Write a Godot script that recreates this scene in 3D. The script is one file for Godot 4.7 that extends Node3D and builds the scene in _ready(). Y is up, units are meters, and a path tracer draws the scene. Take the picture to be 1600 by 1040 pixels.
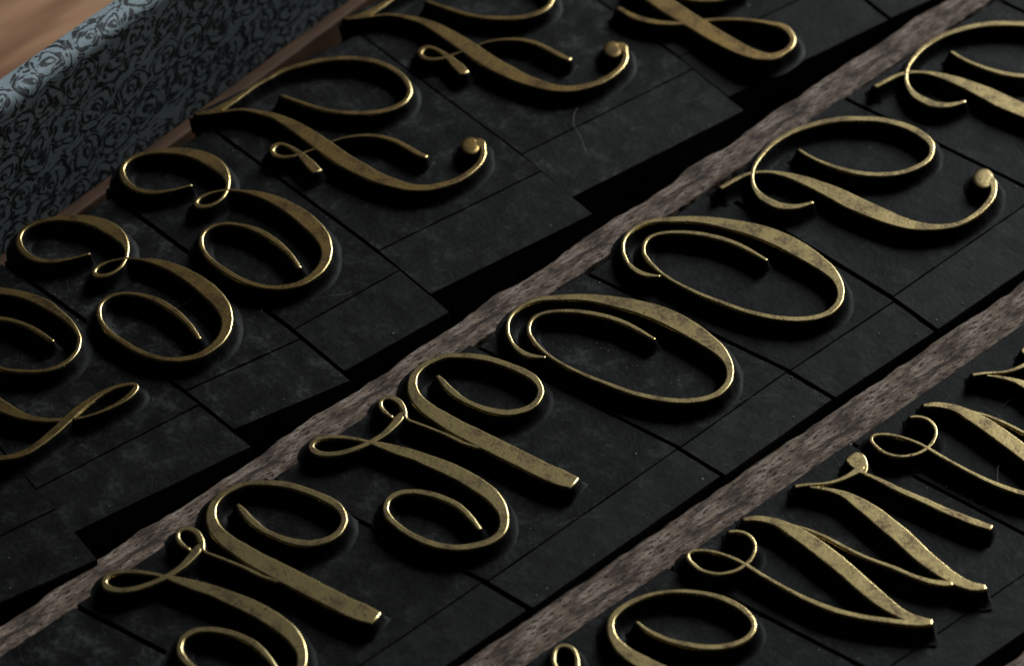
extends Node3D
# A tray of script printing type: black metal sorts with brass letter faces, in rows between weathered wooden strips.
# Plan coordinates are millimetres along the rows (u) and across them (v); FACE is the height of the letter faces.
const MM := 0.001
const YAW := 0.788889          # the rows run 45.2 degrees to the table's edge
const FLOOR := 4.0             # top of the tray's bottom board above the table
const TYPE := 23.3             # type height: foot to face
const SHOULDER := 1.18          # depth of the shoulder below the face
const LEDGE := 1.26
const GLYPHS := {
	"R": [
		["stroke", [-7.97,-11.15,0.14,-6.94,-10.51,0.25,-5.66,-10.13,0.39,-3.86,-10.14,0.31,-1.89,-10.31,0.26,-0.3,-10.25,0.25,1.42,-10.13,0.26,3.23,-9.49,0.3,4.62,-8.8,0.31,5.92,-7.8,0.31,6.91,-6.68,0.33,7.58,-5.41,0.33,7.88,-3.96,0.31,7.79,-2.5,0.29,7.31,-1.19,0.27,6.63,-0.34,0.25,5.6,0.15,0.28,4.47,0.16,0.31,3.22,-0.27,0.31,2.14,-1.07,0.3,1.21,-2.03,0.3,0.4,-3.12,0.25,-0.21,-4.42,0.24,-0.68,-5.87,0.24,-0.98,-6.93,0.21,-1.23,-7.89,0.18]],
		["stroke", [-7.98,-10.95,0.13,-6.89,-10.16,0.15,-5.77,-9.42,0.15,-4.89,-8.8,0.19,-4.26,-7.9,0.27,-3.77,-6.86,0.36,-3.45,-6.03,0.42,-3.24,-4.68,0.59,-3.19,-2.97,0.72,-3.21,-1.21,0.81,-3.3,0.63,0.84,-3.32,2.38,0.84,-3.19,3.97,0.81,-2.98,5.64,0.71,-2.55,7.09,0.61,-1.94,8.52,0.5,-1.08,9.5,0.43,0.09,10.18,0.39,1.34,10.58,0.35,2.73,10.66,0.32,4.08,10.42,0.3,5.16,9.89,0.28,5.88,9.14,0.3,6.08,8.45,0.6,5.49,8.15,0.6]],
		["ball", [5.89,8.79,5.42,9.11,4.92,9.2,4.54,9.03,4.37,8.64,4.45,8.14,4.77,7.66,5.24,7.34,5.74,7.25,6.13,7.42,6.3,7.81,6.21,8.31]],
		["stroke", [1.75,6.75,0.24,1.57,5.83,0.31,1.5,4.58,0.3,1.34,3.23,0.28,0.93,2.13,0.26,0.29,1.25,0.23,-0.51,0.56,0.17,-1.46,0.02,0.12,-2.58,-0.33,0.1]],
		["stroke", [-5.91,1.73,0.46,-5.64,0.63,0.49,-5.42,-0.47,0.39,-5.28,-1.51,0.28,-5.32,-2.43,0.22,-5.58,-3.12,0.25,-6.18,-3.25,0.29,-6.7,-2.94,0.23,-6.86,-2.31,0.25,-6.57,-1.66,0.25,-6.03,-1.27,0.21,-5.4,-0.98,0.16,-4.67,-0.8,0.12,-3.72,-0.47,0.1]],
	],
	"E": [
		["stroke", [0.45,-4.39,0.12,-0.31,-4.68,0.14,-1.18,-5.07,0.18,-2.07,-5.63,0.24,-2.78,-6.4,0.3,-3.16,-7.35,0.31,-3.12,-8.39,0.31,-2.73,-9.39,0.28,-2.03,-10.14,0.23,-1.21,-10.49,0.24,-0.29,-10.45,0.25,0.63,-10.11,0.29,1.51,-9.52,0.36,2.26,-8.77,0.46,2.98,-7.8,0.56,3.42,-6.71,0.67,3.59,-5.51,0.71,3.5,-4.34,0.59,3.18,-3.29,0.36,2.67,-2.5,0.23,1.99,-1.88,0.19,1.15,-1.43,0.17,0.26,-1.32,0.18,-0.51,-1.53,0.24,-0.99,-1.96,0.3,-0.86,-2.45,0.22,-0.21,-2.74,0.22,0.62,-2.6,0.16,1.38,-2.27,0.14,2.13,-1.74,0.16,2.77,-0.9,0.22,3.33,0.04,0.37,3.78,1.28,0.51,4.02,2.75,0.63,4.09,4.39,0.73,3.93,6.07,0.76,3.6,7.57,0.69,2.97,8.9,0.55,2.06,9.92,0.47,0.94,10.6,0.43,-0.39,10.9,0.39,-1.7,10.82,0.35,-2.88,10.23,0.33,-3.77,9.33,0.28,-4.38,8.12,0.29,-4.69,6.77,0.3,-4.8,5.37,0.3,-4.78,4.01,0.27,-4.51,2.76,0.23,-3.95,1.65,0.23,-3.07,0.85,0.22,-2.1,0.64,0.23,-1.19,0.97,0.22,-0.46,1.71,0.24,0.05,2.67,0.28,0.38,3.85,0.33,0.47,5.26,0.32,0.37,6.7,0.27,0.05,8.18,0.24,-0.41,9.43,0.21]],
	],
	"L": [
		["stroke", [1.97,-12.15,0.24,2.74,-11.1,0.37,3.27,-10.16,0.42,3.74,-9.14,0.46,4.44,-8.02,0.45,4.97,-6.68,0.48,5.25,-5.45,0.53,5.29,-4.14,0.41,5.26,-2.75,0.32,4.97,-1.44,0.24,4.5,-0.46,0.21,3.71,0.33,0.22,2.75,0.79,0.24,1.66,0.93,0.25,0.69,0.73,0.25,-0.27,0.16,0.24,-1.14,-0.72,0.24,-1.82,-1.64,0.23,-2.25,-2.67,0.21,-2.5,-4.1,0.21,-2.09,-5.78,0.21,-1.23,-7.03,0.2,-0.1,-7.62,0.21,0.87,-7.44,0.23,1.41,-6.9,0.28,2.05,-5.91,0.27,2.46,-4.85,0.25,2.68,-3.75,0.25,2.76,-2.69,0.24,2.81,-1.58,0.18]],
		["stroke", [-4.8,-3.82,0.43,-4.86,-1.81,0.62,-4.82,0.07,0.64,-4.74,1.13,0.63,-4.54,2.42,0.52,-4.13,3.64,0.37,-3.45,4.71,0.3,-2.5,5.66,0.25,-1.55,6.42,0.16,-0.52,6.9,0.14,0.66,7.2,0.19,1.82,7.35,0.25,2.81,7.33,0.29,3.67,7.09,0.29,4.08,6.73,0.24,3.73,6.27,0.24,2.83,5.81,0.25,1.73,5.59,0.28,0.45,5.58,0.35,-0.95,5.71,0.42,-2.3,5.99,0.42,-3.65,6.27,0.41,-5.41,6.49,0.36,-6.8,6.46,0.35,-7.87,6.05,0.32,-8.64,5.47,0.31,-9.15,4.58,0.26]],
	],
	"L2": [
		["stroke", [-0.66,-8.63,0.8,-0.79,-6.79,0.98,-0.99,-4.88,1,-1.12,-3.07,0.98,-1.17,-1.51,0.93,-1.23,0.03,0.91,-1.27,1.74,0.88,-1.22,3.37,0.84,-1.1,4.91,0.75,-0.73,6.23,0.63,-0.08,7.1,0.5,0.99,7.42,0.33,2.09,7.35,0.31,2.93,6.93,0.29,3.51,6.08,0.32,3.78,4.92,0.36,3.36,4.01,0.31,2.74,2.91,0.25,1.94,1.78,0.23,1,0.78,0.23,-0.07,-0.11,0.25,-1.12,-0.81,0.24,-2.25,-1.64,0.27,-3.17,-2.66,0.34,-3.81,-3.75,0.37,-4.21,-4.89,0.37,-4.3,-5.94,0.31,-4.31,-6.92,0.25]],
		["stroke", [0.55,-5.76,0.21,0.8,-3.72,0.26,1.72,-2.31,0.27,3.09,-1.32,0.26,5.08,-0.88,0.21]],
	],
	"P": [
		["stroke", [5.14,-5.5,0.18,4.9,-4.56,0.31,4.66,-3.34,0.35,4.62,-2.17,0.31,4.83,-0.99,0.3,5.23,0.17,0.36,5.9,1.23,0.39,6.8,1.88,0.36,7.79,2.11,0.32,8.75,1.94,0.3,9.64,1.29,0.3,10.13,0.24,0.36,10.15,-0.9,0.39,9.88,-2.21,0.37,9.46,-3.54,0.37,8.88,-4.71,0.38,8.02,-5.78,0.33,7.08,-6.6,0.29,5.9,-7,0.3,4.72,-7.02,0.32,3.61,-6.58,0.38,2.7,-5.69,0.45,2.17,-4.57,0.57,1.96,-3.12,0.68,2.02,-1.79,0.76,2.11,-0.32,0.82,2.37,1.32,0.87,2.63,2.95,0.89,2.88,4.58,0.89,3.14,6.19,0.88,3.39,7.8,0.89,3.72,9.16,0.9,4.06,10.42,0.68]],
		["stroke", [2.13,3.28,0.07,1.56,2.13,0.17,1.21,1.11,0.19,0.95,-0.36,0.19,0.59,-1.72,0.18,0.27,-2.8,0.16,0.09,-3.74,0.18,0.62,-4.47,0.25,1,-5.48,0.31,0.8,-6.33,0.29,0.22,-6.53,0.24,-0.3,-6.16,0.21,-0.58,-5.42,0.23,-0.58,-4.54,0.15]],
		["stroke", [0.45,-4.38,0.23,-0.3,-4.13,0.39,-1.47,-3.8,0.34,-2.59,-3.68,0.31,-3.68,-3.77,0.29,-4.78,-4.01,0.28,-6,-4.49,0.31,-6.88,-5.13,0.33,-7.3,-5.92,0.34,-7.12,-6.61,0.27,-6.4,-6.89,0.29,-5.6,-6.5,0.26,-4.83,-5.73,0.26,-4.2,-4.8,0.24,-3.68,-3.77,0.24,-3.21,-2.68,0.42,-2.72,-1.44,0.55,-2.24,-0.21,0.59,-1.87,1.15,0.68,-1.51,2.5,0.73,-1.27,3.96,0.74,-1.17,5.4,0.74,-1.22,6.81,0.68,-1.6,8.11,0.54,-2.13,9.02,0.42,-2.84,9.73,0.39,-3.83,10.17,0.36,-4.98,10.07,0.36,-6.1,9.53,0.36,-7.03,8.78,0.35,-7.81,7.57,0.35,-8.29,6.03,0.32,-8.42,4.47,0.31,-8.25,3.09,0.3,-7.73,2.18,0.26,-6.9,1.69,0.27,-5.96,1.74,0.31,-5.17,2.3,0.31,-4.47,3.29,0.32,-3.99,4.51,0.32,-3.77,5.81,0.31,-3.99,7.39,0.27,-4.39,8.77,0.2]],
	],
	"O": [
		["stroke", [-4.58,-2.04,0.12,-5.19,-2.83,0.29,-5.47,-3.78,0.29,-5.3,-4.91,0.22,-4.7,-6.03,0.19,-3.77,-6.96,0.19,-2.59,-7.51,0.22,-1.3,-7.55,0.25,-0.09,-7.15,0.32,1.02,-6.29,0.38,2.13,-5.26,0.44,3.09,-4.08,0.53,3.88,-2.74,0.67,4.61,-1.34,0.79,5.19,0.19,0.9,5.54,1.75,0.95,5.69,3.5,0.93,5.68,5.21,0.8,5.56,6.68,0.65,5.13,8.08,0.45,4.38,9.15,0.34,3.43,9.88,0.32,2.24,10.22,0.32,1.1,10.1,0.33,0.06,9.56,0.34,-0.87,8.75,0.34,-1.63,7.78,0.32,-2.32,6.58,0.3,-2.94,5.13,0.28,-3.39,3.52,0.26,-3.84,1.9,0.24,-4.14,0.31,0.22,-4.29,-1.28,0.19,-4.2,-2.76,0.19,-3.89,-4.02,0.18,-3.36,-5.08,0.18,-2.47,-5.78,0.19,-1.53,-5.91,0.22,-0.64,-5.55,0.24,0.25,-4.83,0.26,1.07,-3.88,0.28,1.75,-2.79,0.3,2.31,-1.58,0.29,2.68,-0.2,0.26,2.82,1.22,0.23,2.88,2.61,0.15]],
	],
	"S": [
		["stroke", [-5.94,-1.2,0.17,-6.72,-1.46,0.27,-7.55,-1.93,0.36,-8.2,-2.75,0.44,-8.43,-3.76,0.44,-8.38,-4.86,0.35,-7.9,-5.96,0.23,-7.08,-6.87,0.17,-6.15,-7.54,0.19,-4.92,-8.06,0.23,-3.4,-8.46,0.26,-1.89,-8.57,0.29,-0.44,-8.45,0.31,1.08,-8.02,0.33,2.56,-7.38,0.34,3.83,-6.55,0.38,4.9,-5.53,0.38,5.85,-4.43,0.38,6.53,-3.08,0.39,6.88,-1.82,0.41,6.89,-0.61,0.41,6.6,0.59,0.35,5.92,1.38,0.26,4.84,1.91,0.27,3.52,1.9,0.3,2.14,1.53,0.31,0.98,0.8,0.32,-0.04,-0.22,0.33,-0.82,-1.44,0.31,-1.37,-2.88,0.26,-1.71,-4.33,0.23,-1.83,-5.45,0.2,-1.76,-6.56,0.17]],
		["stroke", [-10.03,-7.76,0.26,-8.96,-7.67,0.26,-7.74,-7.54,0.25,-6.73,-7.22,0.24,-5.9,-6.56,0.23,-5.33,-5.84,0.29,-4.85,-4.86,0.4,-4.45,-3.65,0.56,-4.14,-2.18,0.72,-3.91,-0.65,0.86,-3.76,0.94,0.95,-3.53,2.46,0.92,-3.26,3.93,0.85,-2.92,5.34,0.74,-2.4,6.58,0.6,-1.55,7.72,0.44,-0.53,8.55,0.35,0.38,8.96,0.3,1.72,9.18,0.29,3.22,9.11,0.31,4.69,8.74,0.31,5.74,8.12,0.31,6.28,7.39,0.49,6.11,6.76,0.64]],
		["ball", [6.76,7.3,6.19,7.62,5.61,7.69,5.17,7.49,5,7.08,5.14,6.56,5.55,6.07,6.12,5.75,6.7,5.67,7.14,5.87,7.31,6.29,7.17,6.81]],
	],
	"M": [
		["stroke", [-5.1,-6.71,0.18,-4.55,-6.25,0.22,-4.28,-5.54,0.21,-4.45,-4.75,0.18,-4.98,-4.11,0.16,-5.82,-3.67,0.17,-6.78,-3.52,0.21,-7.88,-3.7,0.2,-8.79,-4.29,0.21,-9.33,-5.22,0.2,-9.38,-6.21,0.2,-9.07,-7.06,0.18,-8.5,-7.26,0.21,-7.84,-6.76,0.2,-7.27,-5.84,0.2,-6.89,-4.75,0.19,-6.7,-3.51,0.21,-6.65,-2.13,0.21,-6.51,-0.53,0.21,-6.27,1.43,0.24,-5.99,2.74,0.28,-5.56,4.2,0.3,-4.84,5.72,0.3,-3.98,7.11,0.3,-3.05,8.43,0.32,-2.13,9.46,0.35,-1.5,9.98,0.27]],
		["stroke", [-3.38,-6.84,0.24,-2.62,-6.24,0.34,-2.08,-5.46,0.4,-1.72,-4.5,0.48,-1.62,-3.33,0.64,-1.58,-2.1,0.72,-1.64,-0.64,0.76,-1.76,0.88,0.77,-1.95,2.44,0.75,-2.2,4.04,0.75,-2.42,5.76,0.69,-2.46,7.32,0.56,-2.33,8.42,0.48,-1.97,9.33,0.46,-1.46,10.02,0.3]],
		["stroke", [-1.7,-4.84,0.11,-1.18,-3.72,0.18,-0.72,-2.55,0.19,-0.42,-1.24,0.2,-0.25,0.18,0.22,-0.05,1.56,0.22,0.32,3.1,0.22,0.77,4.55,0.24,1.05,5.85,0.25,1.46,7.03,0.29,2.07,8.04,0.33,2.53,8.56,0.18]],
		["stroke", [2.73,-5.6,0.13,3.27,-4.81,0.22,3.73,-3.94,0.3,4.02,-2.92,0.45,4.05,-1.69,0.64,4.01,-0.4,0.75,3.81,1.18,0.81,3.63,2.73,0.82,3.31,4.24,0.8,3.09,5.65,0.76,2.97,7.28,0.67,3,8.47,0.6,3.22,9.49,0.52,3.67,10.18,0.41,4.02,10.46,0.27]],
		["stroke", [1.97,-6.44,0.24,2.84,-5.86,0.22,3.66,-5.15,0.2,4.65,-4.59,0.24,5.79,-4.3,0.29,6.71,-4.23,0.36,7.29,-4.26,0.33]],
		["stroke", [7.6,-5.75,0.38,7.55,-5.36,0.79,7.3,-4.74,0.79,6.97,-4.09,0.54,6.63,-3.58,0.22]],
		["stroke", [6.72,-3.68,0.2,7,-2.35,0.28,7.19,-0.94,0.32,7.45,0.41,0.33,7.74,1.72,0.36,7.96,3.09,0.37,8.27,4.37,0.39,8.59,5.65,0.4,9.01,6.9,0.31]],
	],
	"P3": [
		["stroke", [2.92,-1.69,0.13,2.84,-0.75,0.2,2.95,0.26,0.24,3.28,1.37,0.26,3.8,2.45,0.3,4.51,3.5,0.31,5.42,4.38,0.31,6.5,4.95,0.29,7.53,5.09,0.27,8.44,4.77,0.24,8.99,4.08,0.26,9.23,3.08,0.29,9.18,1.89,0.3,8.81,0.65,0.28,8.17,-0.5,0.26,7.28,-1.58,0.24,6.18,-2.46,0.25,4.81,-3.08,0.27,3.41,-3.35,0.29,2.18,-3.22,0.29,1.27,-2.67,0.3,0.65,-1.84,0.37,0.27,-0.76,0.5,0.2,0.49,0.62,0.38,1.89,0.69,0.64,3.36,0.73,1.11,6.03,0.75,1.58,8.67,0.75,2.04,11.28,0.63]],
		["stroke", [-4,-1.09,0.24,-3.23,-1.63,0.25,-2.51,-2.46,0.19,-2.25,-3.19,0.22,-2.44,-3.72,0.25,-2.97,-3.92,0.21,-3.7,-3.54,0.2,-4.27,-2.9,0.19,-4.49,-2.13,0.2,-4.47,-1.34,0.15]],
		["stroke", [-3.33,-1.51,0.22,-4.39,-1.04,0.34,-5.68,-0.81,0.3,-7.05,-0.89,0.28,-8.44,-1.42,0.27,-9.72,-2.06,0.27,-10.33,-2.89,0.28,-10.03,-3.35,0.24,-9.25,-3.32,0.25,-8.11,-2.39,0.23,-7.21,-1.05,0.25,-6.69,0.34,0.37]],
	],
}
const SORTS := {
	"X0": {"at": [-41.19,-20.59], "quad": [-3.31,-13.56,7.8,-14.23,3.25,15.05,-7.73,12.75], "glyph": "", "face": [0,0,0], "step": 0.80},
	"L": {"at": [-28.64,-21.36], "quad": [-4.47,-12.99,6.65,-14.46,6.85,15.02,-9.03,12.43], "glyph": "L", "face": [-0.08,-1.77,0], "step": 0.80},
	"E1": {"at": [-16.24,-21.74], "quad": [-5.47,-14.18,5.83,-14.15,4.91,15.37,-5.27,12.96], "glyph": "E", "face": [-1.13,-4.61,-0.77], "step": 0.80},
	"E2": {"at": [-5.04,-21.97], "quad": [-5.08,-15.01,6.32,-14.79,4.77,15.34,-6.01,14.46], "glyph": "E", "face": [-0.98,-4.96,0], "step": 0.80},
	"R1": {"at": [9.22,-23.16], "quad": [-7.66,-16.08,9.72,-14.15,7.14,16.28,-9.21,13.95], "glyph": "R", "face": [-0.55,-3.82,0], "step": 0.79},
	"R2": {"at": [27.25,-23.69], "quad": [-8.02,-16.29,10.78,-14.32,7.85,16.5,-10.6,14.11], "glyph": "R", "face": [-0.84,-3.97,0.3], "step": 0.79},
	"L2": {"at": [45.9,-23.81], "quad": [-7.59,-16.65,10.83,-14.89,7.28,17.08,-10.52,14.45], "glyph": "L2", "face": [-5.41,7.6,0], "step": 0.80},
	"X1": {"at": [64.65,-21.63], "quad": [-7.64,-17.16,12.22,-15.71,6.61,18.05,-11.19,14.83], "glyph": "", "face": [0,0,0], "step": 0.80},
	"B": {"at": [-49.36,8.6], "quad": [-11.22,-11.29,6.71,-11.21,10.95,11.62,-6.43,10.88], "glyph": "", "face": [0,0,0], "step": 0.83},
	"P1": {"at": [-30.82,8.83], "quad": [-11.55,-11.52,7.2,-11.54,11.66,11.81,-7.31,11.25], "glyph": "P", "face": [-2.08,-4.46,-0.97], "step": 0.83},
	"P2": {"at": [-10.86,9.43], "quad": [-12.48,-11.55,8.56,-11.71,11.94,11.84,-8.02,11.43], "glyph": "P", "face": [-1.8,-4.63,0], "step": 0.83},
	"O1": {"at": [5.73,9.84], "quad": [-7.75,-11.5,4.35,-11.87,7.76,11.77,-4.37,11.6], "glyph": "O", "face": [-1.24,-4.03,0], "step": 0.82},
	"O2": {"at": [18.56,10.12], "quad": [-8.2,-11.75,6.46,-11.8,6.54,12.04,-4.79,11.51], "glyph": "O", "face": [-0.83,-4.48,0.85], "step": 0.82},
	"S1": {"at": [34.01,10.38], "quad": [-8.71,-11.69,7.55,-12.49,9.79,12.39,-8.63,11.8], "glyph": "S", "face": [0.53,-3.06,0], "step": 0.80},
	"S2": {"at": [52.57,10.91], "quad": [-10.73,-12.76,8.8,-12.34,10.41,12.91,-8.49,12.19], "glyph": "S", "face": [0.8,-3.1,1.38], "step": 0.80},
	"X2": {"at": [71.8,11.69], "quad": [-10.14,-12.84,8.8,-12.59,9.88,13.01,-8.53,12.42], "glyph": "", "face": [0,0,0], "step": 0.80},
	"P3": {"at": [-17.18,35.52], "quad": [-11.33,-10.92,7.88,-10.16,11.04,11.21,-7.59,9.87], "glyph": "P3", "face": [-1.46,-5.61,0], "step": 0.83},
	"M1": {"at": [1.95,36.76], "quad": [-10.97,-11.33,8.19,-10.66,10.59,11.71,-7.81,10.28], "glyph": "M", "face": [-1.15,-3.29,0], "step": 0.83},
	"M2": {"at": [21.57,37.95], "quad": [-11.15,-11.73,9.1,-11.06,10.8,11.94,-8.75,10.85], "glyph": "M", "face": [-1.89,-3,0.5], "step": 0.83},
}

var mats := {}
var glyph_meshes := {}
var rng := RandomNumberGenerator.new()
var noise := FastNoiseLite.new()

func _ready() -> void:
	rng.seed = 71
	noise.seed = 5
	noise.frequency = 1.0
	setup_camera_and_light()
	make_materials()
	build_table()
	build_tray()
	build_strips()
	build_sorts()
	build_dust()

# ---------------------------------------------------------------- camera and light
func setup_camera_and_light() -> void:
	var cam := Camera3D.new()
	cam.name = "camera"
	cam.fov = 9.906
	cam.near = 0.02
	cam.far = 20.0
	cam.position = Vector3(0, 200.739 + FLOOR + TYPE, 222.943) * MM
	cam.rotation_degrees = Vector3(-42, 0, 0)
	var lens := CameraAttributesPhysical.new()
	lens.frustum_focal_length = 138.46
	lens.frustum_focus_distance = 0.297
	lens.frustum_near = 0.02
	lens.frustum_far = 20.0
	lens.exposure_aperture = 56.0
	cam.attributes = lens
	add_child(cam)
	cam.current = true
	var we := WorldEnvironment.new()
	we.name = "world_environment"
	var e := Environment.new()
	e.background_mode = Environment.BG_COLOR
	e.background_color = Color(0.062, 0.063, 0.064)
	e.tonemap_mode = Environment.TONE_MAPPER_LINEAR
	e.tonemap_exposure = 1.0
	e.sdfgi_enabled = true
	e.ssao_enabled = true
	e.ssil_enabled = true
	we.environment = e
	add_child(we)
	# the window of the room, beyond the tray and to the right
	var w := AreaLight3D.new()
	w.name = "window_light"
	w.area_size = Vector2(0.5, 0.62)
	w.light_energy = 1.85
	w.light_color = Color(0.97, 0.99, 1.0)
	w.shadow_enabled = true
	var az := deg_to_rad(34.0)
	var el := deg_to_rad(31.0)
	w.position = Vector3(sin(az) * cos(el), sin(el), -cos(az) * cos(el)) * 1.3
	add_child(w)
	w.look_at(Vector3(0, 0.02, 0), Vector3.UP)

# ---------------------------------------------------------------- helpers
func plan(u: float, v: float, y: float) -> Vector3:
	return Vector3(cos(YAW) * u + sin(YAW) * v, y, -sin(YAW) * u + cos(YAW) * v) * MM

func thing(called: String, label: String, category: String, u: float, v: float, y: float, group := "", turn := 0.0) -> Node3D:
	var o := Node3D.new()
	o.name = called
	add_child(o, true)
	o.position = plan(u, v, y)
	o.rotation.y = YAW + turn
	o.set_meta("label", label)
	o.set_meta("category", category)
	if group != "":
		o.set_meta("group", group)
	return o

func part(called: String, mesh: Mesh, m: Material, parent: Node3D) -> MeshInstance3D:
	var o := MeshInstance3D.new()
	o.name = called
	o.mesh = mesh
	o.material_override = m
	o.cast_shadow = GeometryInstance3D.SHADOW_CASTING_SETTING_ON
	parent.add_child(o, true)
	return o

func quad(st: SurfaceTool, a: Vector3, b: Vector3, c: Vector3, d: Vector3) -> void:
	st.add_vertex(a); st.add_vertex(b); st.add_vertex(c)
	st.add_vertex(a); st.add_vertex(c); st.add_vertex(d)

func begin(smooth := true) -> SurfaceTool:
	var st := SurfaceTool.new()
	st.begin(Mesh.PRIMITIVE_TRIANGLES)
	st.set_smooth_group(0 if smooth else -1)
	return st

func finish(st: SurfaceTool) -> ArrayMesh:
	st.index()
	st.generate_normals()
	return st.commit()

# ---------------------------------------------------------------- materials
func noise_image(size: int, freq: float, octaves: int, seed_: int, stretch := Vector2.ONE) -> Image:
	var n := FastNoiseLite.new()
	n.seed = seed_
	n.noise_type = FastNoiseLite.TYPE_SIMPLEX_SMOOTH
	n.frequency = freq
	n.fractal_type = FastNoiseLite.FRACTAL_FBM
	n.fractal_octaves = octaves
	var im := n.get_seamless_image(int(size * stretch.x), int(size * stretch.y), false, false, 0.12)
	im.resize(size, size, Image.INTERPOLATE_CUBIC)
	im.convert(Image.FORMAT_RGB8)
	return im

func ramp_image(src: Image, stops: Array) -> ImageTexture:
	# stops: [position, Color] in sRGB
	var g := Gradient.new()
	var offs := PackedFloat32Array()
	var cols := PackedColorArray()
	for s in stops:
		offs.append(s[0]); cols.append(s[1])
	g.offsets = offs
	g.colors = cols
	var im := Image.create_empty(src.get_width(), src.get_height(), true, Image.FORMAT_RGB8)
	for y in src.get_height():
		for x in src.get_width():
			im.set_pixel(x, y, g.sample(src.get_pixel(x, y).r))
	im.generate_mipmaps()
	return ImageTexture.create_from_image(im)

func grey(v: float) -> Color:
	return Color(v, v, v)

func triplanar(m: StandardMaterial3D, per_mm: float, world := true) -> void:
	m.uv1_triplanar = true
	m.uv1_world_triplanar = world
	m.uv1_scale = Vector3.ONE * per_mm * 1000.0

func make_materials() -> void:
	var cloud := noise_image(512, 0.012, 5, 11)
	var fine := noise_image(512, 0.06, 4, 23)
	var mixed := Image.create_empty(512, 512, false, Image.FORMAT_RGB8)
	for y in 512:
		for x in 512:
			mixed.set_pixel(x, y, grey(clampf(0.62 * cloud.get_pixel(x, y).r + 0.38 * fine.get_pixel(x, y).r, 0.0, 1.0)))
	# brass, worn bright in places and partly tarnished, with small dark pits
	var pitted := Image.create_empty(512, 512, false, Image.FORMAT_RGB8)
	for y in 512:
		for x in 512:
			var f: float = 0.75 * mixed.get_pixel(x, y).r + 0.25 * fine.get_pixel((x * 2) % 512, (y * 2) % 512).r
			if fine.get_pixel((x + 190) % 512, (y + 77) % 512).r < 0.17:
				f = 0.14
			pitted.set_pixel(x, y, grey(f))
	var tones := {
		"brass": [Color(0.2, 0.15, 0.09), Color(0.4, 0.345, 0.25), Color(0.5, 0.44, 0.3), Color(0.57, 0.505, 0.34), Color(0.64, 0.57, 0.4)],
		"brass_warm": [Color(0.17, 0.12, 0.07), Color(0.34, 0.27, 0.17), Color(0.45, 0.365, 0.225), Color(0.54, 0.445, 0.265), Color(0.61, 0.51, 0.31)]}
	tones["brass_worn"] = [Color(0.45, 0.36, 0.2), Color(0.6, 0.52, 0.34), Color(0.72, 0.64, 0.44), Color(0.78, 0.71, 0.5), Color(0.84, 0.78, 0.58)]
	for name_ in tones:
		var c: Array = tones[name_]
		var b := StandardMaterial3D.new()
		b.metallic = 1.0
		b.albedo_texture = ramp_image(pitted, [[0.1, c[0]], [0.34, c[1]], [0.46, c[2]], [0.58, c[3]], [0.8, c[4]]])
		b.roughness = 1.0
		b.roughness_texture = ramp_image(pitted, [[0.0, grey(0.65)], [0.35, grey(0.48)], [0.6, grey(0.4)], [1.0, grey(0.34)]])
		b.heightmap_enabled = true
		b.heightmap_texture = ramp_image(pitted, [[0.0, grey(0)], [1.0, grey(1)]])
		b.heightmap_scale = 0.0012
		triplanar(b, 1.0 / 16.0)
		if name_ == "brass_worn":
			b.roughness_texture = ramp_image(pitted, [[0.0, grey(0.5)], [0.4, grey(0.3)], [1.0, grey(0.2)]])
		mats[name_] = b
	# blackened type metal with ink film, scratches and dust: three castings of slightly different tone
	var scuffed := mixed.duplicate()
	var sr := RandomNumberGenerator.new()
	sr.seed = 77
	for k in 260:
		var p := Vector2(sr.randf() * 512, sr.randf() * 512)
		var dir := Vector2.from_angle(sr.randf() * TAU)
		var bright := sr.randf_range(0.08, 0.32)
		for step in int(sr.randf_range(4, 40)):
			p += dir
			dir = dir.rotated(sr.randf_range(-0.08, 0.08))
			var x := posmod(int(p.x), 512)
			var y := posmod(int(p.y), 512)
			scuffed.set_pixel(x, y, grey(minf(scuffed.get_pixel(x, y).r + bright, 1.0)))
	for v in 3:
		var k := StandardMaterial3D.new()
		var g := [0.75, 0.9, 1.05][v] as float
		k.metallic_specular = 0.19
		k.albedo_texture = ramp_image(scuffed, [[0.0, grey(0.025 * g)], [0.40, grey(0.045 * g)], [0.5, grey(0.075 * g)], [0.6, grey(0.12 * g)], [0.7, grey(0.18 * g)], [1.0, grey(0.32 * g)]])
		k.roughness = 1.0
		k.roughness_texture = ramp_image(scuffed, [[0.0, grey(0.45)], [0.5, grey(0.58)], [1.0, grey(0.85)]])
		k.heightmap_enabled = true
		k.heightmap_texture = ramp_image(scuffed, [[0.0, grey(0)], [1.0, grey(1)]])
		k.heightmap_scale = 0.004
		triplanar(k, 1.0 / 20.0)
		k.uv1_offset = Vector3(0.31, 0.17, 0.53) * v
		mats["black%d" % v] = k
	# weathered wood of the strips: grain runs along the strip
	var broad := noise_image(512, 0.012, 3, 41, Vector2(0.4, 1.6))
	var streak := noise_image(512, 0.03, 4, 42, Vector2(0.3, 2.2))
	var fleck := noise_image(512, 0.05, 3, 43, Vector2(0.4, 1.8))
	var grain := Image.create_empty(512, 512, false, Image.FORMAT_RGB8)
	for y in 512:
		for x in 512:
			var f: float = 0.5 + 0.9 * (broad.get_pixel(x, y).r - 0.5) + 0.55 * (streak.get_pixel(x, y).r - 0.5)
			f -= 0.7 * smoothstep(0.32, 0.2, fleck.get_pixel(x, y).r)
			f += 0.3 * smoothstep(0.68, 0.8, fleck.get_pixel(x, y).r)
			grain.set_pixel(x, y, grey(clampf(f, 0.0, 1.0)))
	var wd := StandardMaterial3D.new()
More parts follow.
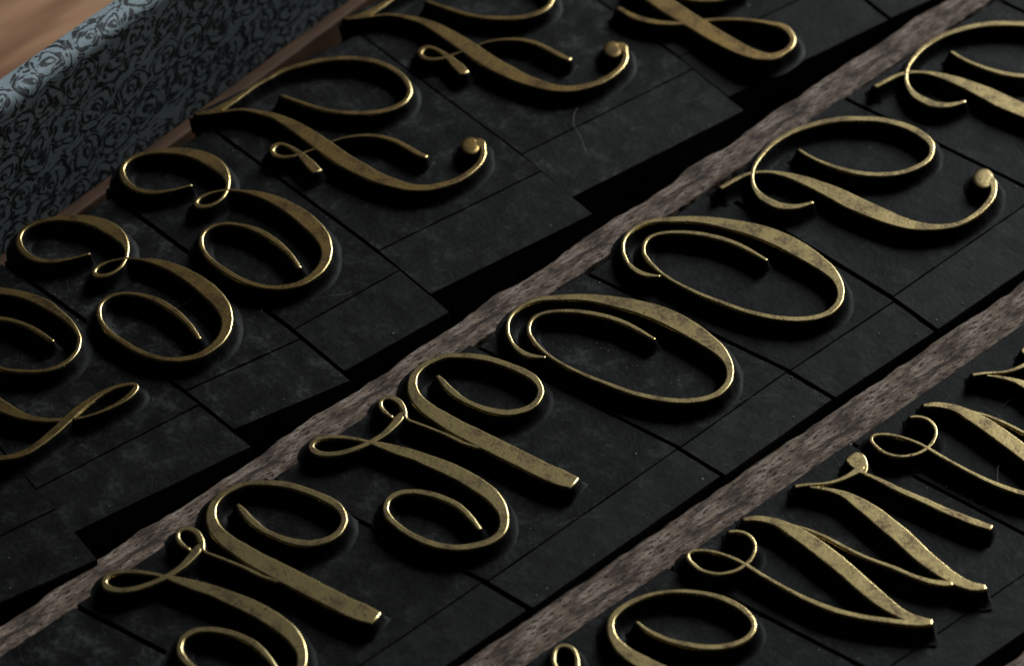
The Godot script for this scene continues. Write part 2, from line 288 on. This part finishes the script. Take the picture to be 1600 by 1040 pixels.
	wd.albedo_texture = ramp_image(grain, [[0.0, Color(0.15, 0.11, 0.09)], [0.3, Color(0.32, 0.255, 0.21)], [0.5, Color(0.42, 0.35, 0.295)], [0.65, Color(0.49, 0.425, 0.37)], [1.0, Color(0.66, 0.61, 0.56)]])
	wd.roughness = 0.9
	wd.heightmap_enabled = true
	wd.heightmap_texture = ramp_image(grain, [[0.0, grey(0)], [1.0, grey(1)]])
	wd.heightmap_scale = 0.01
	triplanar(wd, 1.0 / 12.0, false)
	mats.wood = wd
	var ln := StandardMaterial3D.new()
	ln.albedo_texture = ramp_image(noise_image(256, 0.02, 4, 57, Vector2(0.4, 1.6)), [[0.0, Color(0.3, 0.2, 0.13)], [0.5, Color(0.4, 0.28, 0.19)], [1.0, Color(0.5, 0.37, 0.27)]])
	ln.roughness = 0.7
	triplanar(ln, 1.0 / 20.0, false)
	mats.liner = ln
	var tb := StandardMaterial3D.new()
	tb.albedo_texture = ramp_image(noise_image(512, 0.012, 4, 63, Vector2(0.3, 1.8)), [[0.0, Color(0.44, 0.29, 0.19)], [0.4, Color(0.6, 0.43, 0.3)], [0.55, Color(0.68, 0.51, 0.37)], [1.0, Color(0.76, 0.59, 0.44)]])
	tb.roughness = 0.55
	triplanar(tb, 1.0 / 60.0, false)
	mats.table = tb
	var pp := StandardMaterial3D.new()
	pp.albedo_texture = paper_pattern()
	pp.roughness = 0.7
	mats.paper = pp
	var du := StandardMaterial3D.new()
	du.albedo_color = Color(0.62, 0.62, 0.6)
	du.roughness = 0.9
	mats.dust = du

# printed paper: dark swirling lines and rose-like eyes on blue grey
func paper_pattern() -> ImageTexture:
	var size := 768
	var cells := 6
	var centres := []
	var r := RandomNumberGenerator.new()
	r.seed = 9
	for cy in cells:
		for cx in cells:
			centres.append(Vector2(cx + 0.5 + r.randf_range(-0.2, 0.2) + (0.5 if cy % 2 == 1 else 0.0), cy + 0.5 + r.randf_range(-0.16, 0.16)))
	var warp_x := noise_image(size, 0.007, 2, 71)
	var warp_y := noise_image(size, 0.007, 2, 72)
	var gaps := noise_image(size, 0.022, 2, 73)
	var rag := noise_image(size, 0.07, 2, 74)
	var im := Image.create_empty(size, size, true, Image.FORMAT_RGB8)
	for y in size:
		for x in size:
			var p := Vector2(x, y) / size * cells
			p += Vector2(warp_x.get_pixel(x, y).r - 0.5, warp_y.get_pixel(x, y).r - 0.5) * 0.3
			var best := 99.0
			var second := 99.0
			var delta := Vector2.ZERO
			for c in centres:
				var d: Vector2 = p - c
				d.x = wrapf(d.x, -cells * 0.5, cells * 0.5)
				d.y = wrapf(d.y, -cells * 0.5, cells * 0.5)
				var m := Vector2(d.x, d.y * 1.35).length()
				if m < best:
					second = best
					best = m
					delta = d
				elif m < second:
					second = m
			var r0 := rag.get_pixel(x, y).r - 0.5
			var g0 := gaps.get_pixel(x, y).r
			var ink := 0.0
			var d0 := best + r0 * 0.07
			var swing := 0.05 * sin(delta.angle() * 2.0)
			for ring in [[0.39, 0.033], [0.27, 0.028], [0.52, 0.03], [0.65, 0.03]]:
				var half: float = ring[1] * (0.4 + 1.6 * g0)
				var seen := smoothstep(0.33, 0.45, g0 + 0.25 * sin(delta.angle() * 1.0 + ring[0] * 30.0))
				ink = maxf(ink, seen * (1.0 - smoothstep(half * 0.7, half * 1.5, absf(d0 + swing - ring[0]))))
			if d0 < 0.17:
				ink = maxf(ink, 0.9 * smoothstep(0.17, 0.13, d0))
				var glint := Vector2(delta.x - 0.05, delta.y - 0.02).length()
				ink = minf(ink, smoothstep(0.03, 0.075, glint))
			# the ragged seam where two roses meet
			ink = maxf(ink, (1.0 - smoothstep(0.02, 0.055, second - best + r0 * 0.1)) * smoothstep(0.5, 0.6, g0))
			var paper := Color(0.53, 0.6, 0.63).lerp(Color(0.66, 0.72, 0.74), g0)
			im.set_pixel(x, y, paper.lerp(Color(0.11, 0.12, 0.14), ink * 0.95))
	im.generate_mipmaps()
	return ImageTexture.create_from_image(im)

# ---------------------------------------------------------------- setting
func build_table() -> void:
	var m := BoxMesh.new()
	m.size = Vector3(1.2, 0.03, 1.2)
	var o := part("table_top", m, mats.table, self)
	o.position = Vector3(0, -0.015, -0.1)
	o.rotation.y = YAW
	o.set_meta("kind", "structure")
	o.set_meta("label", "warm brown wooden table top beneath the type tray")
	o.set_meta("category", "table")

# a strip of rectangular section with worn, uneven edges; along local x, width across z from z0 to z1
func rough_strip(length: float, z0: float, z1: float, top: float, seed_: int, wave: float, rough: float) -> ArrayMesh:
	var st := begin()
	var n := FastNoiseLite.new()
	n.seed = seed_
	n.frequency = 1.0
	var steps := int(length / 0.35)
	var across := [0.0, 0.0, 0.06, 0.14, 0.3, 0.46, 0.62, 0.78, 0.9, 0.97, 1.0, 1.0]
	var prev := []
	for i in steps + 1:
		var x := -length * 0.5 + length * i / steps
		var a := z0 + wave * n.get_noise_2d(x * 0.09, 3.0) + rough * 0.5 * n.get_noise_2d(x * 0.35, 7.0)
		var b := z1 + 0.35 * rough * n.get_noise_2d(x * 0.6, 31.0)
		var ring := []
		for j in across.size():
			var f: float = across[j]
			var z := lerpf(a, b, f)
			var y := top + rough * 0.35 * n.get_noise_2d(x * 0.22, z * 1.6) + rough * 0.12 * n.get_noise_2d(x * 0.9, z * 4.0)
			y -= 0.35 * pow(1.0 - minf(f / 0.14, 1.0), 2.0) + 0.2 * pow(1.0 - minf((1.0 - f) / 0.1, 1.0), 2.0)
			if j == 0 or j == across.size() - 1:
				y = 0.0
			ring.append(Vector3(x, y, z) * MM)
		if i > 0:
			for j in ring.size() - 1:
				quad(st, prev[j], ring[j], ring[j + 1], prev[j + 1])
		prev = ring
	return finish(st)

func build_strips() -> void:
	var g := "wooden strips between the rows of type"
	var rows := [
		["narrow wavy weathered strip beside the row with orange brass letters", 2.0, -4.6, 150.0, -1.35, 1.6, -2.3, 3, 0.45, 0.3, 0.2],
		["broad rough grey strip with pale splintered edge beside the zigzag letters", 0.0, 23.6, 130.0, -2.2, 1.55, -2.4, 8, 0.15, 0.35, 2.2],
		["rough grey strip beyond the feet of the zigzag letters", 12.0, 50.4, 90.0, -1.6, 1.8, -2.4, 15, 0.3, 0.45, 2.2]]
	for r in rows:
		var t := thing("wooden_strip", r[0], "wood strip", r[1], r[2], FLOOR, g, deg_to_rad(-r[10]))
		part("strip_body", rough_strip(r[3], r[4], r[5], TYPE + r[6], r[7], r[8], r[9]), mats.wood, t)

func build_tray() -> void:
	# bottom board and the paper-covered side wall
	var t := thing("type_tray", "type tray with side wall covered in blue grey swirl patterned paper", "tray", 0, 0, 0)
	var fl := BoxMesh.new()
	fl.size = Vector3(180, FLOOR, 118) * MM
	var f := part("bottom_board", fl, mats.liner, t)
	f.position = Vector3(2, FLOOR * 0.5, 10) * MM
	# wall: inner face stands on the line where the liner meets it, turned 6.4 degrees to the rows
	var wall_top := FLOOR + TYPE + 10.6
	var length := 190.0
	var st := begin()
	var prof := []      # z (towards the type), y, paper length
	var rr := 1.1
	prof.append(Vector2(0, 0))
	prof.append(Vector2(0, wall_top - rr))
	for i in 5:
		var a := PI * 0.5 * (i + 1) / 5.0
		prof.append(Vector2(-rr + rr * cos(a), wall_top - rr + rr * sin(a)))
	prof.append(Vector2(-3.1 + rr, wall_top))
	for i in 5:
		var a := PI * 0.5 * (i + 1) / 5.0
		prof.append(Vector2(-3.1 + rr - rr * sin(a), wall_top - rr + rr * cos(a)))
	prof.append(Vector2(-3.1, 0))
	var run := [0.0]
	for i in range(1, prof.size()):
		run.append(run[i - 1] + prof[i].distance_to(prof[i - 1]))
	var steps := 48
	for s in steps:
		for i in prof.size() - 1:
			var corners := [[s, i], [s, i + 1], [s + 1, i + 1], [s + 1, i]]
			var vs := []
			for c in corners:
				var x: float = -length * 0.5 + length * c[0] / steps
				var p: Vector2 = prof[c[1]]
				var bow := 0.12 * noise.get_noise_2d(x * 0.05, 2.0)
				vs.append([Vector3(x, p.y + bow * (0.4 if p.y > 1.0 else 0.0), p.x + bow) * MM, Vector2(x, -run[c[1]]) / 22.0])
			for k in [0, 1, 2, 0, 2, 3]:
				st.set_uv(vs[k][1])
				st.add_vertex(vs[k][0])
	var w := part("side_wall", finish(st), mats.paper, t)
	w.position = Vector3(0, 0, -41.3) * MM
	w.rotation.y = deg_to_rad(6.4)
	w.set_meta("label", "wall covered in blue grey paper printed with dark swirls")
	# brown strip lying between the wall and the first row
	var l := thing("brown_liner", "smooth red brown wooden liner strip against the patterned wall", "wood strip", 0, -41.3, FLOOR, "", deg_to_rad(6.4))
	part("liner_body", rough_strip(185.0, 0.1, 1.5, TYPE - 3.4, 21, 0.05, 0.06), mats.liner, l)

# ---------------------------------------------------------------- sorts
func prism(st: SurfaceTool, poly: Array, top: float, bottom: float, bevel: float, seed_: int, slope := 0.0) -> void:
	# poly: four plan corners (mm), order UL UR LR LL; top gridded and slightly uneven, edges bevelled
	var c := Vector2.ZERO
	for p in poly:
		c += p * 0.25
	var inner := []
	for i in 4:
		var p: Vector2 = poly[i]
		var e1: Vector2 = (poly[(i + 1) % 4] - p).normalized()
		var e0: Vector2 = (poly[(i + 3) % 4] - p).normalized()
		inner.append(p + (e1 + e0) * bevel)
	var nu := 16
	var nv := 24
	var g := []
	for j in nv + 1:
		var rowp := []
		for i in nu + 1:
			var a: Vector2 = inner[0].lerp(inner[1], float(i) / nu)
			var b: Vector2 = inner[3].lerp(inner[2], float(i) / nu)
			var q: Vector2 = a.lerp(b, float(j) / nv)
			var y := top - slope * j / nv + 0.05 * noise.get_noise_3d(q.x * 0.35, q.y * 0.35, seed_ * 9.7) + 0.012 * noise.get_noise_3d(q.x * 1.6, q.y * 1.6, seed_ * 3.1)
			rowp.append(Vector3(q.x, y, q.y) * MM)
		g.append(rowp)
	for j in nv:
		for i in nu:
			quad(st, g[j][i], g[j][i + 1], g[j + 1][i + 1], g[j + 1][i])
	for i in 4:
		var k := (i + 1) % 4
		var p0: Vector2 = poly[i]
		var p1: Vector2 = poly[k]
		var n := 12
		for s in n:
			var f0 := float(s) / n
			var f1 := float(s + 1) / n
			var w0 := bevel * (0.35 + 0.5 * noise.get_noise_2d(s * 3.7 + seed_, i * 5.0))
			var w1 := bevel * (0.35 + 0.5 * noise.get_noise_2d((s + 1) * 3.7 + seed_, i * 5.0))
			if s == 0: w0 = bevel * 0.5
			if s == n - 1: w1 = bevel * 0.5
			var ia: Vector2 = inner[i].lerp(inner[k], f0)
			var ib: Vector2 = inner[i].lerp(inner[k], f1)
			var oa := p0.lerp(p1, f0)
			var ob := p0.lerp(p1, f1)
			var low := [0.0, 0.0, slope, slope]
			var y0: float = top - lerpf(low[i], low[k], f0)
			var y1: float = top - lerpf(low[i], low[k], f1)
			var ta := Vector3(ia.x, y0, ia.y) * MM
			var tb := Vector3(ib.x, y1, ib.y) * MM
			var ma := Vector3(oa.x, y0 - bevel - w0, oa.y) * MM
			var mb := Vector3(ob.x, y1 - bevel - w1, ob.y) * MM
			quad(st, tb, ta, ma, mb)
			quad(st, mb, ma, Vector3(oa.x, bottom, oa.y) * MM, Vector3(ob.x, bottom, ob.y) * MM)

func catmull(p: Array, closed: bool, spacing: float) -> Array:
	# p: Vector3(u, v, half width)
	var out := []
	var n := p.size()
	var last := n if closed else n - 1
	for i in last:
		var p0: Vector3 = p[(i - 1 + n) % n] if closed or i > 0 else p[0] * 2.0 - p[1]
		var p1: Vector3 = p[i]
		var p2: Vector3 = p[(i + 1) % n]
		var p3: Vector3 = p[(i + 2) % n] if closed or i + 2 < n else p[n - 1] * 2.0 - p[n - 2]
		var k := maxi(2, int(Vector2(p2.x - p1.x, p2.y - p1.y).length() / spacing))
		for s in k:
			out.append(p1.cubic_interpolate(p2, p0, p3, float(s) / k))
	if not closed:
		out.append(p[n - 1])
	return out

# sweep a profile along a stroke. profile: [outward offset from the stroke's edge, height]; ends closed
func sweep(st: SurfaceTool, path: Array, profile: Array, lift: float, ramp: float, wob: float, bridge := true) -> void:
	var prev := []
	var n := path.size()
	var np := profile.size()
	for i in n:
		var a: Vector3 = path[maxi(i - 1, 0)]
		var b: Vector3 = path[mini(i + 1, n - 1)]
		var t := Vector2(b.x - a.x, b.y - a.y).normalized()
		var nn := Vector2(-t.y, t.x)
		var p: Vector3 = path[i]
		var c := Vector2(p.x, p.y)
		var hw := maxf(p.z, 0.09)
		var y0 := lift + ramp * i / n
		var end := 0.0
		if i == 0: end = -1.0
		if i == n - 1: end = 1.0
		var ring := []
		for side in [-1.0, 1.0]:
			for j in np:
				var k: int = j if side < 0.0 else np - 1 - j
				var off: float = profile[k][0]
				var drop: float = profile[k][1]
				if off < 0.0:
					# wider strokes have broader worn edges
					var wear := minf(clampf(hw * 0.8, 0.7, 1.25), 0.85 * hw / 0.26)
					off *= wear
					drop *= wear
				var edge: float = hw + off + wob * noise.get_noise_3d(c.x * 1.1 + 40.0, c.y * 1.1, side * 5.0) + wob * 0.45 * noise.get_noise_3d(c.x * 5.0, c.y * 5.0, side * 9.0 + 70.0)
				var q: Vector2 = c + nn * side * edge
				if end != 0.0:
					q += t * end * off * (0.45 if off > 0.1 else 1.0)
				ring.append(Vector3(q.x, drop + y0, q.y) * MM)
		if i > 0:
			for j in ring.size() - 1:
				if j == np - 1 and not bridge:
					continue
				quad(st, prev[j], prev[j + 1], ring[j + 1], ring[j])
		if end != 0.0:
			var m := ring.size()
			for j in np - 1:
				if end > 0.0:
					quad(st, ring[j], ring[j + 1], ring[m - 2 - j], ring[m - 1 - j])
				else:
					quad(st, ring[j + 1], ring[j], ring[m - 1 - j], ring[m - 2 - j])
		prev = ring

func dome(st: SurfaceTool, ring_pts: Array, levels: Array, lift: float) -> void:
	# levels: [scale or outward offset, height]; closed outline
	var c := Vector2.ZERO
	for p in ring_pts:
		c += Vector2(p.x, p.y) / ring_pts.size()
	var rings := []
	for l in levels:
		var r := []
		for p in ring_pts:
			var d := Vector2(p.x, p.y) - c
			var q: Vector2 = c + d * (l[0] as float) + d.normalized() * (l[2] as float)
			r.append(Vector3(q.x, l[1] + lift, q.y) * MM)
		rings.append(r)
	for k in rings.size() - 1:
		for i in ring_pts.size():
			var j := (i + 1) % ring_pts.size()
			quad(st, rings[k][i], rings[k][j], rings[k + 1][j], rings[k + 1][i])

func glyph_mesh(g: String) -> Array:
	if glyph_meshes.has(g):
		return glyph_meshes[g]
	var face := begin()
	var edge := begin()
	var neck := begin()
	var edge_profile := [[0.03, -0.2], [0.0, -0.13], [-0.035, -0.08], [-0.08, -0.04], [-0.13, -0.014], [-0.17, -0.003]]
	var face_profile := [[-0.17, -0.003], [-0.19, 0.0], [-0.26, 0.0]]
	var neck_profile := [[0.85, -SHOULDER - 0.03], [0.55, -SHOULDER + 0.04], [0.28, -0.85], [0.12, -0.48], [0.022, -0.15], [-0.06, -0.13]]
	var idx := 0
	for s in GLYPHS[g]:
		var pts := []
		if s[0] == "ball":
			for i in range(0, s[1].size(), 2):
				pts.append(Vector3(s[1][i], s[1][i + 1], 0))
			var rp := catmull(pts, true, 0.2)
			dome(face, rp, [[1.0, -0.17, 0.03], [1.0, -0.085, 0.0], [0.93, -0.05, 0.0], [0.82, -0.012, 0.0], [0.65, 0.006, 0.0], [0.35, 0.014, 0.0], [0.02, 0.016, 0.0]], 0.004)
			dome(neck, rp, [[1.0, -SHOULDER - 0.03, 0.85], [1.0, -SHOULDER + 0.04, 0.55], [1.0, -0.85, 0.28], [1.0, -0.48, 0.12], [1.0, -0.15, 0.022], [0.9, -0.13, 0.0]], 0.0)
		else:
			for i in range(0, s[1].size(), 3):
				pts.append(Vector3(s[1][i], s[1][i + 1], s[1][i + 2]))
			var path := catmull(pts, false, 0.22)
			sweep(face, path, face_profile, -0.007 * idx, 0.014, 0.035)
			sweep(edge, path, edge_profile, -0.007 * idx, 0.014, 0.035, false)
			sweep(neck, path, neck_profile, -0.004 * idx, 0.006, 0.05)
		idx += 1
	glyph_meshes[g] = [finish(face), finish(edge), finish(neck)]
	return glyph_meshes[g]

func build_sorts() -> void:
	var info := {
		"X0": ["blank_sort", "blank black sort beside the letter with the pointed loop", "row of orange brass letters"],
		"L": ["type_sort", "black sort whose brass letter ends in a narrow pointed loop", "row of orange brass letters"],
		"E1": ["type_sort", "black sort with brown brass three-shaped letter beside the pointed loop letter", "row of orange brass letters"],
		"E2": ["type_sort", "black sort with brown brass three-shaped letter beside a bow-tied letter", "row of orange brass letters"],
		"R1": ["type_sort", "black sort with stained bow-tied brass letter beside a three-shaped letter", "row of orange brass letters"],
		"R2": ["type_sort", "black sort with clean bow-tied brass letter beside the thick-stemmed loop letter", "row of orange brass letters"],
		"L2": ["type_sort", "black sort whose thick brass stem turns into a rounded loop", "row of orange brass letters"],
		"X1": ["blank_sort", "blank black sort beside the thick stem with rounded loop", "row of orange brass letters"],
		"B": ["blank_sort", "blank black sort beside a stemmed letter with double curls, against the narrow strip", "row between the two strips"],
		"P1": ["type_sort", "black sort with stemmed brass letter of double curls beside the blank sort", "row between the two strips"],
		"P2": ["type_sort", "black sort with stemmed brass letter of double curls beside an oval letter", "row between the two strips"],
		"O1": ["type_sort", "black sort with oval spiral brass letter, pale scratches inside, beside the stemmed letter", "row between the two strips"],
		"O2": ["type_sort", "black sort with oval spiral brass letter, clean inside, beside the hooked letter", "row between the two strips"],
		"S1": ["type_sort", "black sort with hooked brass letter and shiny round ball terminal", "row between the two strips"],
		"S2": ["type_sort", "black sort with duller hooked brass letter, next to the one with shiny ball", "row between the two strips"],
		"X2": ["blank_sort", "blank black sort beside the duller hooked letter", "row between the two strips"],
		"P3": ["type_sort", "black sort with large thin oval curl beside the zigzag letter", "row beyond the broad strip"],
		"M1": ["type_sort", "black sort with zigzag brass letter carrying a drop-shaped blob", "row beyond the broad strip"],
		"M2": ["type_sort", "black sort with dusty zigzag brass letter and lint around its curl", "row beyond the broad strip"]}
	var n := 0
	for key in SORTS:
		var d: Dictionary = SORTS[key]
		var i: Array = info[key]
		var t := thing(i[0], i[1], "printing type", d.at[0], d.at[1], FLOOR, "sorts in the " + i[2])
		var q := []
		for j in 4:
			q.append(Vector2(d.quad[j * 2], d.quad[j * 2 + 1]))
		var sl: Vector2 = q[0].lerp(q[3], d.step)
		var sr: Vector2 = q[1].lerp(q[2], d.step)
		var st := begin(false)
		prism(st, inset([q[0], q[1], sr, sl], 0.04, 0.0), TYPE - SHOULDER, 0.0, 0.045, n)
		part("body", finish(st), mats["black%d" % (n % 3)], t)
		st = begin(false)
		prism(st, inset([sl, sr, q[2], q[3]], 0.04, 0.003), TYPE - LEDGE, 0.0, 0.05, n + 50, 0.5)
		part("ledge", finish(st), mats["black%d" % (n % 3)], t)
		if d.glyph != "":
			var gm := glyph_mesh(d.glyph)
			var o := part("letter_face", gm[0], mats.brass_warm if i[2].contains("orange") else mats.brass, t)
			o.position = Vector3(d.face[0], TYPE, d.face[1]) * MM
			o.rotation.y = -deg_to_rad(d.face[2])
			var rim := part("worn_edge", gm[1], mats.brass_worn, o)
			rim.set_meta("label", "brighter polished brass along the letter's worn edge")
			var neck := part("letter_neck", gm[2], mats["black%d" % (n % 3)], t)
			neck.transform = o.transform
		# each sort is seated a little differently
		t.position.y += rng.randf_range(-0.07, 0.07) * MM
		n += 1

func inset(q: Array, side: float, ends: float) -> Array:
	var u0: Vector2 = (q[1] - q[0]).normalized()
	var u1: Vector2 = (q[2] - q[3]).normalized()
	var v0: Vector2 = (q[3] - q[0]).normalized()
	var v1: Vector2 = (q[2] - q[1]).normalized()
	return [q[0] + u0 * side + v0 * ends, q[1] - u0 * side + v1 * ends, q[2] - u1 * side - v1 * ends, q[3] + u1 * side - v0 * ends]

# ---------------------------------------------------------------- dust
func build_dust() -> void:
	# specks of dust and paper fluff lying on the shoulders: nobody could count them
	var st := begin(false)
	for key in SORTS:
		var d: Dictionary = SORTS[key]
		var q := []
		for j in 4:
			q.append(Vector2(d.quad[j * 2] + d.at[0], d.quad[j * 2 + 1] + d.at[1]))
		for s in (44 if key == "M2" or key == "O1" else 20):
			var fu := rng.randf_range(0.03, 0.97)
			var fv := rng.randf_range(0.03, 0.97)
			if rng.randf() < 0.3:
				fv = 0.97
			elif rng.randf() < 0.3:
				fu = 0.02 if rng.randf() < 0.5 else 0.98
			var p: Vector2 = q[0].lerp(q[1], fu).lerp(q[3].lerp(q[2], fu), fv)
			var y: float = FLOOR + TYPE - (SHOULDER if fv < d.step else LEDGE + 0.5 * (fv - d.step) / (1.0 - d.step)) + 0.02
			speck(st, plan(p.x, p.y, y), pow(rng.randf(), 2.5) * 0.075 + 0.02)
	# scuffs and crumbs inside the counter of the scratched oval letter, fluff by the dusty zigzag letter
	for s in 70:
		var a := rng.randf() * TAU
		var p := Vector2(5.9, 8.6) + (Vector2(2.2 * cos(a), 4.6 * sin(a)) * sqrt(rng.randf())).rotated(-0.32)
		speck(st, plan(p.x, p.y, FLOOR + TYPE - SHOULDER + 0.015), rng.randf_range(0.015, 0.06))
	var o := part("dust", finish(st), mats.dust, self)
	o.set_meta("kind", "stuff")
	o.set_meta("label", "pale specks of dust lying on the black sorts")
	o.set_meta("category", "dust")
	# a few hairs and paper fibres
	var hairs := [
		[21.0, -12.0, 6.5, -1.2, "long pale hair on the ledge of the clean bow-tied letter's sort"],
		[4.0, -24.0, 5.0, -0.8, "pale hair crossing the stained bow-tied letter"],
		[-16.0, -22.0, 4.0, 0.5, "pale hair on the sort of the three-shaped letter beside pointed loop"],
		[-7.5, -15.0, 3.5, 0.9, "pale hair on the three-shaped letter's sort beside the bow-tied letter"],
		[7.0, 17.0, 4.0, 0.3, "pale hair on the ledge of an oval letter's sort"],
		[20.5, 31.0, 3.0, 1.9, "short fibre beside the curl of the dusty zigzag letter"],
		[22.0, 33.0, 3.5, 0.6, "bent fibre near the blob of the dusty zigzag letter"],
		[24.0, 31.5, 2.6, 2.6, "tiny fibre against the broad strip by the dusty zigzag letter"],
		[14.0, 38.0, 4.0, -1.0, "fibre at the foot of the zigzag letters"],
		[-12.0, 16.5, 4.5, 0.5, "pale curved hair on the ledge of the stemmed letter's sort"]]
	for h in hairs:
		var a := begin()
		var pts := []
		var dir: float = h[3]
		var c := Vector2(h[0], h[1])
		for k in 13:
			pts.append(plan(c.x, c.y, FLOOR + TYPE - SHOULDER + 0.05 + 0.25 * sin(PI * k / 12.0)))
			c += Vector2.from_angle(dir) * h[2] / 12.0
			dir += rng.randf_range(-0.22, 0.22)
		for k in pts.size() - 1:
			var t: Vector3 = (pts[k + 1] - pts[k]).normalized()
			var sx := t.cross(Vector3.UP).normalized() * 0.011 * MM
			var sy := Vector3.UP * 0.011 * MM
			var ring := [sx, sy, -sx, -sy]
			for m in 4:
				quad(a, pts[k] + ring[m], pts[k] + ring[(m + 1) % 4], pts[k + 1] + ring[(m + 1) % 4], pts[k + 1] + ring[m])
		var f := part("lint_fibre", finish(a), mats.dust, self)
		f.set_meta("label", h[4])
		f.set_meta("category", "lint")
		f.set_meta("group", "lint fibres on the type")

func speck(st: SurfaceTool, c: Vector3, r: float) -> void:
	var v := []
	for d in [Vector3.RIGHT, Vector3.BACK, Vector3.LEFT, Vector3.FORWARD]:
		v.append(c + d.rotated(Vector3.UP, rng.randf() * 1.2) * r * MM * rng.randf_range(0.5, 1.6))
	var top := c + Vector3.UP * r * MM * 0.7
	var low := c - Vector3.UP * r * MM * 0.7
	for i in 4:
		st.add_vertex(v[i]); st.add_vertex(top); st.add_vertex(v[(i + 1) % 4])
		st.add_vertex(v[(i + 1) % 4]); st.add_vertex(low); st.add_vertex(v[i])
